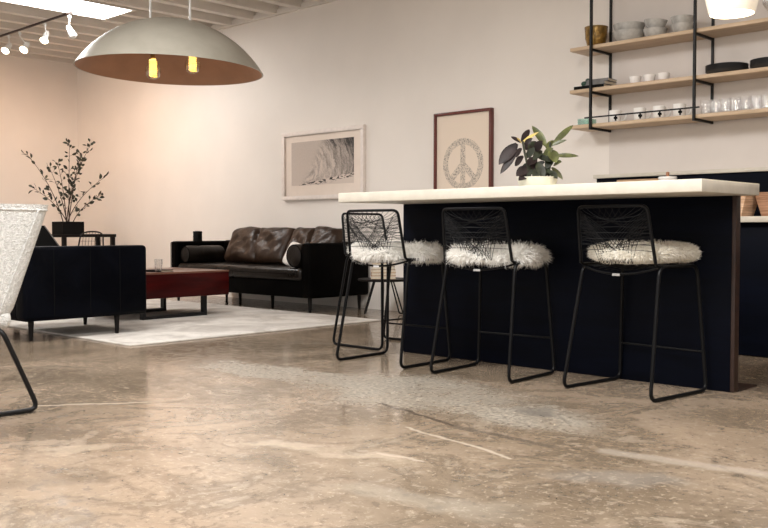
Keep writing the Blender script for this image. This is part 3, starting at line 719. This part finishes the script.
o = MB().bx(-.50, .50, -.002, 0, -.24, .24).build('print', wave_mat(), t); o.location = (-.005, -.0222, .40)
def peace_mat():
    t = NT('peace_print'); sp = t.n('ShaderNodeSeparateXYZ'); t.set(sp, 0, t.co()); x, z = sp.outputs[0], sp.outputs[2]
    r = t.math('SQRT', t.math('ADD', t.math('MULTIPLY', x, x), t.math('MULTIPLY', z, z))); ax = t.math('ABSOLUTE', x)
    ring = t.math('MULTIPLY', t.mrange(r, .178, .185), t.mrange(r, .238, .245, 1, 0))
    ins = t.mrange(r, .215, .22, 1, 0)
    bar = t.mrange(ax, .026, .032, 1, 0)
    dg = t.math('ABSOLUTE', t.math('SUBTRACT', t.math('MULTIPLY', ax, .7071), t.math('MULTIPLY', z, -.7071)))
    low = t.mrange(z, .0, .02, 1, 0); diag = t.math('MULTIPLY', t.mrange(dg, .028, .034, 1, 0), low)
    m = t.math('MAXIMUM', ring, t.math('MULTIPLY', ins, t.math('MAXIMUM', bar, diag)))
    vo = t.n('ShaderNodeTexVoronoi'); t.set(vo, 'Vector', t.co()); t.set(vo, 'Scale', 85.0)
    dots = t.mrange(vo.outputs['Distance'], .25, .62, 1, .25); dots = t.math('MULTIPLY', dots, t.mrange(t.noise(40, 3), .35, .6, .5, 1))
    t.bsdf(t.mix(t.math('MULTIPLY', m, dots), (.78, .66, .545), (.20, .18, .16)), .75); return t.m
t = thing('framed_poster', 'mahogany framed poster of a grey speckled peace sign above the bar', 'picture', (-5.493, WY, .935))
frame_boxes(.69, 1.0, .026, .045).build('frame', M['mahogany'], t)
o = MB().bx(-.325, .325, -.004, 0, -.5, .47).build('print', peace_mat(), t); o.location = (0, -.018, .505)

# ------------------------------------------------------------------ dome pendant
t = thing('pendant_lamp', 'huge grey dome pendant lamp with two glowing filament bulbs', 'pendant lamp', (-7.153, 4.694, 2.243))
tilt = Matrix.Rotation(math.radians(1.4), 4, V((-.69, .72, 0)))
RR, HH = .826, .455
def prof(R0, H0, n=22, z0=0):
    Q = (R0*R0+H0*H0)/(2*H0); am = math.asin(R0/Q)
    return [(Q*math.sin(am*(1-k/n)) if k < n else 0.0, z0 + Q*math.cos(am*(1-k/n)) - (Q-H0)) for k in range(n+1)]
out = prof(RR, HH); inn = prof(RR-.012, HH-.014)
sh = MB().lathe(inn[:1] + out, 72, tilt, caps=False).build('shade', M['dome'], t)
o = MB().lathe([(RR-.011, .0)] + prof(RR-.013, HH-.016, 22, .002), 72, tilt, caps=False).build('lining', M['dome_in'], sh); o['label'] = 'copper brown inner lining'
rd = V((math.cos(math.radians(43.8)), math.sin(math.radians(43.8)), 0))
for s, du in ((-1, -.175), (1, .18)):
    c = rd*du; top = ZC-2.243
    m_ = MB().tube([c + V((0, 0, HH*.93)), c + V((0, 0, top))], .011, 10).lathe([(0, top-.02), (.05, top-.02), (.05, top), (0, top)], 20, Matrix.Translation(c))
    o = m_.build('rod', M['spot_white'], t); o['label'] = 'thin white hanging rod'
    zb = .005 if s < 0 else .055
    c = rd*(du+.02)
    b = MB().lathe([(0, zb-.075), (.03, zb-.072), (.058, zb-.052), (.070, zb-.015), (.068, zb+.02), (.045, zb+.07), (.02, zb+.10), (.016, zb+.11)], 24, Matrix.Translation(c)).build('bulb', M['bulb_glass'], t)
    hx = [c + V((.030*math.cos(k*1.1), .030*math.sin(k*1.1), zb-.055+.15*k/46)) for k in range(47)]
    o = MB().tube(hx, .0085, 5).build('filament', M['filament'], b); o['label'] = 'glowing yellow filament'
    MB().lathe([(0, zb+.11), (.02, zb+.11), (.022, zb+.13), (.022, zb+.18), (.008, zb+.2), (.006, HH*.94)], 16, Matrix.Translation(c)).build('socket', M['brass'], t)
    L = bpy.data.lights.new('pendant_bulb', 'POINT'); L.energy = 4.0; L.color = (1, .55, .25); L.shadow_soft_size = .03
    lo = bpy.data.objects.new('pendant_bulb', L); C.objects.link(lo); lo.location = V((-7.153, 4.694, 2.243)) + c + V((0, 0, zb+.02))

# ------------------------------------------------------------------ track and spots
t = thing('lighting_track', 'thin dark lighting track under the ceiling joists at upper left', 'lighting track', (-9.69, 5.125, ZC))
MB().bx(-3.0, 0, -.010, .010, -.022, -.001).build('rail', M['rust'], t)
o = MB().bx(-.02, .06, -.025, .025, -.035, -.001, .008).build('end_feed', M['spot_white'], t); o['label'] = 'white end feed'
def spot(x, y, aim, mat_, lens, label, col, energy, group, drop=.13, wash=None):
    t = thing('spotlight', label, 'spotlight', (x, 5.125, ZC-.035), 0, group)
    d = (V(aim) - V((x, y, ZC-.035-drop))).normalized(); p = V((0, y-5.125, -drop-.02))
    MB().tube([(0, 0, 0), (0, 0, -.03)], .018, 10).build('adapter', mat_, t)
    MB().tube(fillet([(0, 0, -.02), (0, .0, -.06), tuple(p - d*.05)], .02), .008, 8).build('arm', mat_, t)
    q = V((0, 0, 1)).rotation_difference(d).to_matrix().to_4x4(); M_ = Matrix.Translation(p) @ q
    h = MB().lathe([(0, -.085), (.022, -.085), (.030, -.06), (.034, .0), (.046, .05), (.052, .06), (.048, .06), (.040, .045), (0, .04)], 24, M_).build('lamp_head', mat_, t)
    o = MB().lathe([(0, .041), (.041, .041), (.043, .058), (.036, .074), (.020, .084), (0, .087)], 20, M_).build('lens', lens, h)
    if lens is M['lens']: o['label'] = 'glowing lens'
    if energy:
        L = bpy.data.lights.new('spot_beam', 'SPOT'); L.energy = energy; L.color = col; L.spot_size = math.radians(140); L.spot_blend = 1.0; L.shadow_soft_size = .06
        lo = bpy.data.objects.new('spot_beam', L); C.objects.link(lo); lo.location = V((x, 5.125, ZC-.035)) + p + d*.08
        lo.rotation_euler = (V(wash)-lo.location).to_track_quat('-Z', 'Y').to_euler()
WARM = (1, .60, .36)
spot(-11.36, 5.10, (-10.5, 3.6, 1.3), M['spot_white'], M['lens'], 'lit spotlight furthest left on the track', WARM, 56, 'lit track spotlights', .14, (-13, 5.4, 1.2))
spot(-11.06, 5.19, (-10.2, 3.9, 1.5), M['spot_white'], M['lens'], 'lit spotlight second from left on the track', WARM, 66, 'lit track spotlights', .155, (-11.6, 7.2, .9))
spot(-10.40, 5.125, (-9.6, 4.1, 1.3), M['spot_white'], M['lens'], 'lit spotlight nearest the white unlit one on the track', WARM, 44, 'lit track spotlights', .14, (-9.9, 7.0, -.6))
spot(-9.82, 5.14, (-9.0, 5.2, 2.2), M['spot_white'], M['spot_white'], 'white unlit spotlight hanging near the end of the track', WARM, 0, None, .16)

# ------------------------------------------------------------------ pendant over the bar
t = thing('glass_pendant', 'glowing white glass pendant lamp at the top right corner over the bar', 'pendant lamp', (-1.877, 4.35, 1.847))
def lampglass():
    t = NT('lit_opal_glass'); e = t.n('ShaderNodeEmission'); t.set(e, 'Color', (1.0, .80, .52, 1)); t.set(e, 'Strength', .16)
    d = t.n('ShaderNodeBsdfPrincipled'); t.set(d, 'Base Color', (.9, .85, .76, 1)); t.set(d, 'Roughness', .25); a = t.n('ShaderNodeAddShader')
    t.t.links.new(e.outputs[0], a.inputs[0]); t.t.links.new(d.outputs[0], a.inputs[1]); t.t.links.new(a.outputs[0], t.out.inputs[0]); return t.m
M['opal'] = lampglass()
MB().lathe([(.100, .0), (.107, .012), (.121, .07), (.132, .13), (.120, .19), (.06, .235), (.02, .245), (0, .245)], 40).build('shade', M['opal'], t)
o = MB().lathe([(0, .004), (.096, .004), (.096, .012), (0, .012)], 40).build('diffuser', emis('lit_diffuser', (1, .95, .86), 1.5), t); o['label'] = 'bright white diffuser disc'
MB().tube([(0, 0, .24), (0, 0, ZC-1.847)], .004, 8).build('cord', M['black_mat'], t)
MB().lathe([(0, ZC-1.875), (.05, ZC-1.875), (.05, ZC-1.848), (0, ZC-1.848)], 24).build('canopy', M['spot_white'], t)
L = bpy.data.lights.new('glass_pendant_light', 'POINT'); L.energy = 14; L.color = (1, .80, .55); L.shadow_soft_size = .08
lo = bpy.data.objects.new('glass_pendant_light', L); C.objects.link(lo); lo.location = (-1.877, 4.35, 1.76)

# ------------------------------------------------------------------ wall shelving
SFX0, SFX1 = -4.15, -1.95
t = thing('wall_shelf', 'three tier pale oak shelf unit hung on thin black metal uprights', 'shelf', (-3.05, 6.66, 1.64))
bx_, by_, bz_ = 3.05, -6.66, -1.64
for zt in (1.67, 1.955, 2.295): MB().bx(SFX0+bx_, SFX1+bx_, 6.512+by_, 6.812+by_-.02, zt-.028+bz_, zt+bz_, .002).build('shelf', M['oak'], t)
for x_ in (-3.945, -3.078, -2.21):
    for y_ in (6.497, 6.80): MB().bx(x_-.008+bx_, x_+.008+bx_, y_-.012+by_, y_+.012+by_ - (.002 if y_ > 6.7 else 0), 1.622+bz_, ZC+bz_).build('upright', M['black_metal'], t)
    for zt in (1.67, 1.955, 2.295):
        dz = -.028
        MB().bx(x_-.007+bx_, x_+.007+bx_, 6.509+by_, 6.786+by_, zt+dz-.018+bz_, zt+dz+bz_).build('bracket', M['black_metal'], t)
MB().bx(-3.99+bx_, -3.03+bx_, 6.478+by_, 6.486+by_, 1.711+bz_, 1.722+bz_).build('rail', M['black_metal'], t)
Z1, Z2, Z3 = 2.2955, 1.9555, 1.6705
# top shelf
t = thing('cup', 'gold glazed dimpled cup at left end of the top shelf', 'cup', (-3.985, 6.64, Z1))
MB().lathe([(0, 0), (.062, 0), (.072, .02), (.088, .075), (.09, .12), (.094, .165), (.088, .165), (.083, .12), (.08, .075), (.06, .015), (0, .012)], 28).build('body', M['gold'], t)
def bowl(x, y, z, r, h, label, group, tiltx=0.0):
    o = MB().lathe([(0, 0), (r*.62, 0), (r*.66, .006), (r*.85, h*.35), (r*.95, h*.75), (r, h), (r*.955, h), (r*.90, h*.7), (r*.78, h*.38), (r*.5, .016), (0, .014)], 36).build('bowl', M['grey_ceramic'])
    o.location = (x, y, z); o.rotation_euler = (0, tiltx, 0); return tag(o, label, 'bowl', group)
G = 'grey bowls on the top shelf'
bowl(-3.695, 6.645, Z1, .128, .085, 'grey glazed bowl at the bottom of the wide stack beside the gold cup', G)
bowl(-3.693, 6.645, Z1+.085-.028, .124, .085, 'grey glazed bowl at the top of the wide stack beside the gold cup', G)
bowl(-3.468, 6.64, Z1+.012, .092, .072, 'grey bowl under a tilted one in the middle of the top shelf', G)
bowl(-3.470, 6.64, Z1+.075, .088, .066, 'tilted grey bowl resting in another in the middle of the top shelf', G, .10)
bowl(-3.245, 6.64, Z1, .086, .075, 'lower bowl of the narrow grey stack beside the second upright', G)
bowl(-3.245, 6.64, Z1+.055, .086, .075, 'upper bowl of the narrow grey stack beside the second upright', G)
bpy.data.objects['bowl.002'].location.z = Z1
for k, (x_, l) in enumerate(((-2.60, 'stemmed glass goblet on the top shelf closest to the white glass lamp'), (-2.51, 'stemmed glass goblet on the top shelf at the right edge of the photo'))):
    o = MB().lathe([(0, 0), (.035, 0), (.033, .005), (.006, .012), (.005, .07), (.02, .085), (.042, .12), (.044, .16), (.038, .20), (.036, .20), (.041, .16), (.039, .122), (.015, .09), (0, .088)], 20).build('goblet', M['glass'])
    o.location = (x_, 6.64, Z1); tag(o, l, 'glass', 'goblets on the top shelf')
# middle shelf
def book(x, y, z, w, d, h, rz, m1, label, group):
    t = thing('book', label, 'book', (x, y, z), rz, group)
    MB().bx(-w/2, w/2, -d/2, d/2, 0, .003).bx(-w/2, w/2, -d/2, d/2, h-.003, h).bx(-w/2, w/2, -d/2, -d/2+.003, .003, h-.003).build('cover', m1, t)
    MB().bx(-w/2+.003, w/2-.003, -d/2+.003, d/2-.004, .003, h-.003).build('pages', M['paper'], t); return t
G = 'books lying on the middle shelf'
book(-4.00, 6.645, Z2, .27, .19, .030, .03, M['black_mat'], 'black book at the bottom of the pile on the middle shelf', G)
book(-3.955, 6.65, Z2+.030, .20, .17, .026, -.05, M['grey_paper'], 'grey book in the middle of the pile on the middle shelf', G)
book(-3.94, 6.655, Z2+.056, .19, .16, .022, .08, M['grey_paper'], 'topmost grey book of the pile on the middle shelf', G)
t = thing('trinket', 'small dark green ornament in front of the books on the middle shelf', 'ornament', (-4.055, 6.585, Z2+.0315))
m_ = MB(); cushion(m_, (0, 0, .02), (.055, .045, .04), e=.7); m_.build('body', M['green_dark'], t)
m_ = MB(); cushion(m_, (.03, 0, .045), (.04, .035, .03), e=.8); m_.build('top', M['green_dark'], t)
t = thing('tray', 'flat orange brown wooden tray carrying three white cups on the middle shelf', 'tray', (-3.50, 6.645, Z2))
MB().bx(-.28, .28, -.07, .07, 0, .012, .004).build('board', M['tan_wood'], t)
MB().box((.31, 0, .006), (.10, .035, .010), .003).build('handle', M['tan_wood'], t)
for x_, l in ((-3.635, 'small white cup at the left end of the wooden tray'), (-3.515, 'small white cup in the middle of the wooden tray'), (-3.395, 'small white cup at the handle end of the wooden tray')):
    o = MB().lathe([(0, 0), (.034, 0), (.040, .01), (.047, .055), (.044, .055), (.036, .012), (0, .008)], 24).build('cup', M['white_ceramic'])
    o.location = (x_, 6.645, Z2+.0125); tag(o, l, 'cup', 'white cups on the tray')
def plate(x, z, r, label, group):
    o = MB().lathe([(0, 0), (r*.6, 0), (r*.66, .004), (r*.95, .018), (r, .024), (r*.97, .024), (r*.65, .010), (0, .008)], 40).build('plate', M['charcoal_ceramic'])
    o.location = (x, 6.645, z); return tag(o, l_ if False else label, 'plate', group)
for k in range(5): plate(-2.90, Z2+.0105*k, .150, 'charcoal plate, %s in the stack right of the second upright' % ('lowest', 'second from bottom', 'middle one', 'second from top', 'topmost')[k], 'charcoal plates in the left stack')
for k in range(5): plate(-2.575, Z2+.0105*k, .145, 'charcoal plate, %s in the stack at the right edge of the photo' % ('lowest', 'second from bottom', 'middle one', 'second from top', 'topmost')[k], 'charcoal plates in the right stack')
# bottom shelf
def mug(x, label):
    t = thing('mug', label, 'mug', (x, 6.62, Z3), math.radians(38), 'white mugs on the bottom shelf')
    MB().lathe([(0, 0), (.042, 0), (.046, .006), (.047, .10), (.043, .10), (.042, .010), (0, .008)], 28).build('body', M['white_ceramic'], t)
    MB().tube(bez((.045, 0, .082), (.098, 0, .085), (.082, 0, .045), 7) + bez((.082, 0, .045), (.072, 0, .018), (.045, 0, .022), 7)[1:], .0065, 8).build('handle', M['white_ceramic'], t)
    m_ = MB(); 
    for k in range(6):
        a = math.radians(-95 + k*5); 
    def patch(a0, a1, z0, z1):
        vs = []; n = 5
        for k in range(n+1):
            a = math.radians(a0+(a1-a0)*k/n)
            for r_ in (.0468, .0478):
                for z in (z0, z1): vs.append((r_*math.cos(a), r_*math.sin(a), z))
        fs = []
        for k in range(n):
            b = k*4; c = b+4; fs += [(b, b+1, c+1, c), (b+2, c+2, c+3, b+3), (b, c, c+2, b+2), (b+1, b+3, c+3, c+1)]
        fs += [(0, 2, 3, 1), (n*4, n*4+1, n*4+3, n*4+2)]; m_.add(vs, fs)
    patch(-112, -76, .028, .046); patch(-102, -86, .014, .060)
    o = m_.build('cross_mark', M['black_mat'], t); o['label'] = 'black cross mark'
    return t
mug(-3.795, 'white mug with a black cross, leftmost of the row on the bottom shelf')
mug(-3.582, 'white mug with a black cross, second from left on the bottom shelf')
mug(-3.418, 'white mug with a black cross, third from left on the bottom shelf')
mug(-3.253, 'white mug with a black cross beside the second upright')
gx = [-3.04+.075*k for k in range(12)]
for k, x_ in enumerate(gx):
    r_ = .034; 
    nm = ['nearest the second upright', 'second', 'third', 'fourth', 'fifth', 'sixth', 'seventh', 'eighth', 'ninth', 'tenth', 'eleventh', 'last'][k]
    lab = 'clear tumbler on the bottom shelf, ' + (nm if k == 0 else nm + ' of the row counted from the second upright')
    glass_obj(x_, 6.60, Z3, r_, .105, lab, 'tumbler', 'tumblers on the bottom shelf')
for k, x_ in enumerate(gx[:8]):
    glass_obj(x_+.038, 6.70, Z3, .034, .105, 'clear tumbler in the back row on the bottom shelf behind other tumblers', 'tumbler', 'back row tumblers on the bottom shelf')
o = MB().bx(-.05, .05, -.06, .06, 0, .006).bx(-.05, -.044, -.06, .06, .006, .05).bx(.044, .05, -.06, .06, .006, .05).bx(-.044, .044, -.06, -.054, .006, .05).bx(-.044, .044, .054, .06, .006, .05).build('glass_dish', M['green_glass'])
o.location = (-4.04, 6.60, Z3); tag(o, 'small green glass dish at the left end of the bottom shelf', 'dish')

# ------------------------------------------------------------------ kitchen run
cabx = -3.94
labs = ['navy base cabinet furthest left, hidden behind the bar panel', 'navy base cabinet second from left, behind the bar', 'navy base cabinet seen just right of the bar panel', 'navy base cabinet at the right edge of the photo']
for k in range(4):
    t = thing('base_cabinet', labs[k], 'cabinet', (cabx+.32+.64*k, 6.25, 0), 0, 'navy base cabinets')
    MB().bx(-.319, .319, -.27, .345, .09, .868).build('body', M['navy_wood'], t)
    MB().bx(-.316, .316, -.292, -.272, .005, .862, .002).build('door', M['navy_wood'], t)
    MB().bx(-.319, .319, -.22, .34, 0, .09).build('kickboard', M['black_mat'], t)
t = MB().bx(-3.945, -1.2, 5.90, 6.598, .870, .908, .003).build('kitchen_worktop', M['stone']); tag(t, 'pale worktop along the navy base cabinets behind the bar', 'worktop')
# wooden crates
def crate(x, y, w, h, label, m_):
    t = thing('wooden_crate', label, 'crate', (x, y, .908), 0, 'flared wooden crates on the worktop')
    d = .2; fl = .045
    def wall(a, b, c, e):   # bottom pair a,b to top pair c,e, thickness inward
        mb = MB(); cen = V((0, 0, 0)); vs = []
        for p in (a, b, c, e):
            p = V(p); q = V((p.x*.90, p.y*.90, p.z)); vs += [p, q]
        mb.add(vs, [(0, 2, 6, 4), (1, 5, 7, 3), (0, 4, 5, 1), (2, 3, 7, 6), (0, 1, 3, 2), (4, 6, 7, 5)]); return mb
    B_ = [(-w/2, -d/2, 0), (w/2, -d/2, 0), (w/2, d/2, 0), (-w/2, d/2, 0)]; T_ = [(-w/2-fl, -d/2-.02, h), (w/2+fl, -d/2-.02, h), (w/2+fl, d/2+.02, h), (-w/2-fl, d/2+.02, h)]
    for k in range(4):
        l = (k+1) % 4; wall(B_[k], B_[l], T_[k], T_[l]).build('side', m_, t)
    MB().bx(-w/2*.9, w/2*.9, -d/2*.9, d/2*.9, 0, .012).build('bottom', m_, t)
    return t
def slat(name, c1, c2):
    t = NT(name); sp = t.n('ShaderNodeSeparateXYZ'); t.set(sp, 0, t.co())
    q = t.math('FRACT', t.math('MULTIPLY', sp.outputs[2], 26.0)); ln = t.mrange(q, .0, .10, 1, 0)
    n = t.noise(12, 5, .6, t.vm('MULTIPLY', t.co(), (.4, .4, 6)))
    t.bsdf(t.mix(t.math('MULTIPLY', ln, .75), t.mix(t.mrange(n, .35, .65), c1, c2), (.10, .05, .025)), .6); return t.m
crate(-2.68, 6.22, .24, .165, 'light wooden crate with flared sides on the worktop beside the bar panel', slat('light_slats', (.50, .31, .19), (.80, .57, .40)))
crate(-2.36, 6.34, .22, .165, 'darker wooden crate on the worktop at the right edge of the photo', slat('dark_slats', (.26, .13, .07), (.50, .28, .17)))
t = thing('cutting_board', 'wide brown cutting board leaning on the navy splashback, only its top showing', 'cutting board', (-3.52, 6.44, .908))
o = MB().box((0, 0, .155), (.42, .022, .31), .008).build('board', M['board_wood'], t)
o.rotation_euler = (math.radians(-14), 0, 0); o.location = (0, .03, .004)
t = thing('canister', 'white lidded canister with a small wooden knob behind the bar', 'canister', (-3.22, 6.38, .908))
MB().lathe([(0, 0), (.062, 0), (.066, .01), (.066, .28), (.06, .285), (.055, .285), (.055, .02), (0, .02)], 32).build('body', M['white_ceramic'], t)
l_ = MB().lathe([(0, .285), (.066, .285), (.068, .295), (.064, .305), (0, .308)], 32).build('lid', M['white_ceramic'], t)
o = MB().lathe([(0, .306), (.010, .306), (.014, .325), (.012, .338), (0, .342)], 16).build('knob', M['tan_wood'], l_); o['label'] = 'wooden knob'

# ------------------------------------------------------------------ rubber plant on the bar
PX, PY = -2.985, 4.36
t = thing('rubber_plant', 'rubber plant with big burgundy and green leaves in a white pot on the bar', 'potted plant', (PX, PY, 1.05))
M['cream_ceramic'] = simple('cream_ceramic', (.62, .62, .52), .4, var=.15, scale=12)
MB().lathe([(0, 0), (.094, 0), (.100, .008), (.112, .058), (.114, .066), (.108, .066), (.104, .055), (.090, .02), (0, .018)], 36).build('pot', M['cream_ceramic'], t)
MB().lathe([(0, .045), (.103, .045), (.104, .055), (0, .058)], 28).build('soil', M['soil'], t)
fw = V((-.692, .722, 0))
def P(dx, dz, dd=0.0):      # right, up, depth offsets from the pot base as seen from the room
    q = rd*dx + fw*dd + V((0, 0, dz)); return q
PXS = .0053
def PP(px, py, dd=0.0): return P((px-536)*PXS, (193-py)*PXS - .0, dd)
stems = [[(528, 183), (524, 168), (521, 155), (519, 143)], [(536, 183), (535, 168), (533, 158), (531, 150)], [(545, 183), (547, 168), (549, 155), (550, 143)], [(549, 183), (550, 172), (552, 160)]]
for i, s_ in enumerate(stems): MB().tube([PP(a, b, .03*(i-1.5)) for a, b in s_], .0065, 8).build('stem', M['leaf_dark'], t)
LV = [ # base px, tip px, width px, mat, depth start, depth end
 ((514, 145), (496, 164), 13, 'leaf_purple', 0, -.05), ((513, 154), (497, 174), 8, 'leaf_purple', -.02, -.06), ((519, 143), (528, 129), 7, 'leaf_purple', 0, .05),
 ((519, 144), (533, 134), 4, 'leaf_new', 0, -.04), ((518, 144), (510, 136), 5, 'leaf_purple', 0, .05), ((519, 145), (514, 140), 4, 'leaf_new', 0, -.05), ((521, 148), (527, 141), 7, 'leaf_purple', -.02, -.06),
 ((546, 148), (534, 126), 9, 'leaf_green', .02, .06), ((552, 146), (573, 125), 7, 'leaf_green', 0, .04), ((551, 147), (562, 142), 5, 'leaf_green', 0, -.06), ((553, 158), (576, 157), 6, 'leaf_green', 0, -.02),
 ((549, 152), (552, 164), 12, 'leaf_green', -.03, -.09), ((545, 150), (556, 140), 7, 'leaf_green', 0, .06), ((526, 176), (515, 183), 9, 'leaf_purple', -.05, -.09), ((525, 170), (513, 178), 11, 'leaf_purple', -.04, -.08),
 ((533, 153), (538, 144), 10, 'leaf_purple', -.01, -.05), ((531, 152), (523, 146), 9, 'leaf_purple', .02, .06), ((534, 160), (524, 167), 9, 'leaf_purple', -.02, -.08), ((535, 165), (539, 180), 10, 'leaf_dark', -.03, -.09),
 ((532, 168), (524, 178), 9, 'leaf_dark', -.03, -.08), ((540, 170), (546, 176), 8, 'leaf_dark', -.02, -.08), ((536, 158), (546, 163), 8, 'leaf_dark', 0, -.06), ((552, 168), (557, 165), 8, 'leaf_green', -.03, -.08),
 ((551, 170), (561, 181), 6, 'leaf_green', 0, -.03), ((548, 160), (540, 155), 8, 'leaf_dark', .02, .06), ((522, 158), (514, 166), 9, 'leaf_purple', .03, .08), ((549, 172), (543, 180), 7, 'leaf_dark', 0, .05), ((527, 150), (536, 141), 8, 'leaf_dark', .03, .07), ((540, 152), (531, 161), 8, 'leaf_dark', .0, -.05), ((544, 164), (534, 170), 8, 'leaf_dark', .02, .06), ((520, 150), (514, 157), 8, 'leaf_purple', .02, .07), ((530, 166), (520, 172), 9, 'leaf_dark', .03, .08), ((542, 158), (549, 151), 8, 'leaf_green', -.01, -.05), ((550, 160), (544, 170), 9, 'leaf_dark', -.02, -.06), ((535, 172), (530, 182), 9, 'leaf_dark', -.05, -.1), ((546, 174), (553, 181), 8, 'leaf_dark', -.04, -.09), ((524, 160), (530, 151), 8, 'leaf_dark', -.02, -.05), ((528, 160), (532, 172), 9, 'leaf_purple', .0, -.06)]
for (b_, e_, w_, mk, d0, d1) in LV:
    A = PP(*b_, d0); B_ = PP(*e_, d1); d = B_-A; mb = MB()
    up = (-fw + V((0, 0, .6))) if abs(d.normalized().z) < .95 else -fw
    leaf(mb, A - d*.0, d, up, d.length*1.12, w_*PXS*1.0, .10, 8, .12); mb.build('leaf', M[mk], t)
bpy.context.view_layer.update()

# ------------------------------------------------------------------ light
W = bpy.data.worlds.new('world'); S.world = W; W.use_nodes = True
W.node_tree.nodes['Background'].inputs[0].default_value = (1.0, .95, .90, 1); W.node_tree.nodes['Background'].inputs[1].default_value = 1.0
def area(name, loc, size, energy, col, rot=(0, 0, 0)):
    L = bpy.data.lights.new(name, 'AREA'); L.shape = 'RECTANGLE'; L.size, L.size_y = size; L.energy = energy; L.color = col
    o = bpy.data.objects.new(name, L); C.objects.link(o); o.location = loc; o.rotation_euler = rot; return o
for s, e in zip(SKY_AND_FILL, (40, 75, 100, 20)):
    area('skylight_and_fill_light', ((s[0]+s[1])/2, (s[2]+s[3])/2, ZC+.02), (s[1]-s[0]-.02, s[3]-s[2]-.02), e, (1, .96, .92))  # real skylight first, then added fill from the unseen openings

S.view_settings.view_transform = 'Standard'; S.view_settings.look = 'None'; S.view_settings.gamma = 1; S.view_settings.use_curve_mapping = False
S.view_settings.exposure = 0.70
S.cycles.use_denoising = True; S.cycles.max_bounces = 8; S.cycles.transparent_max_bounces = 24; S.cycles.sample_clamp_indirect = 6
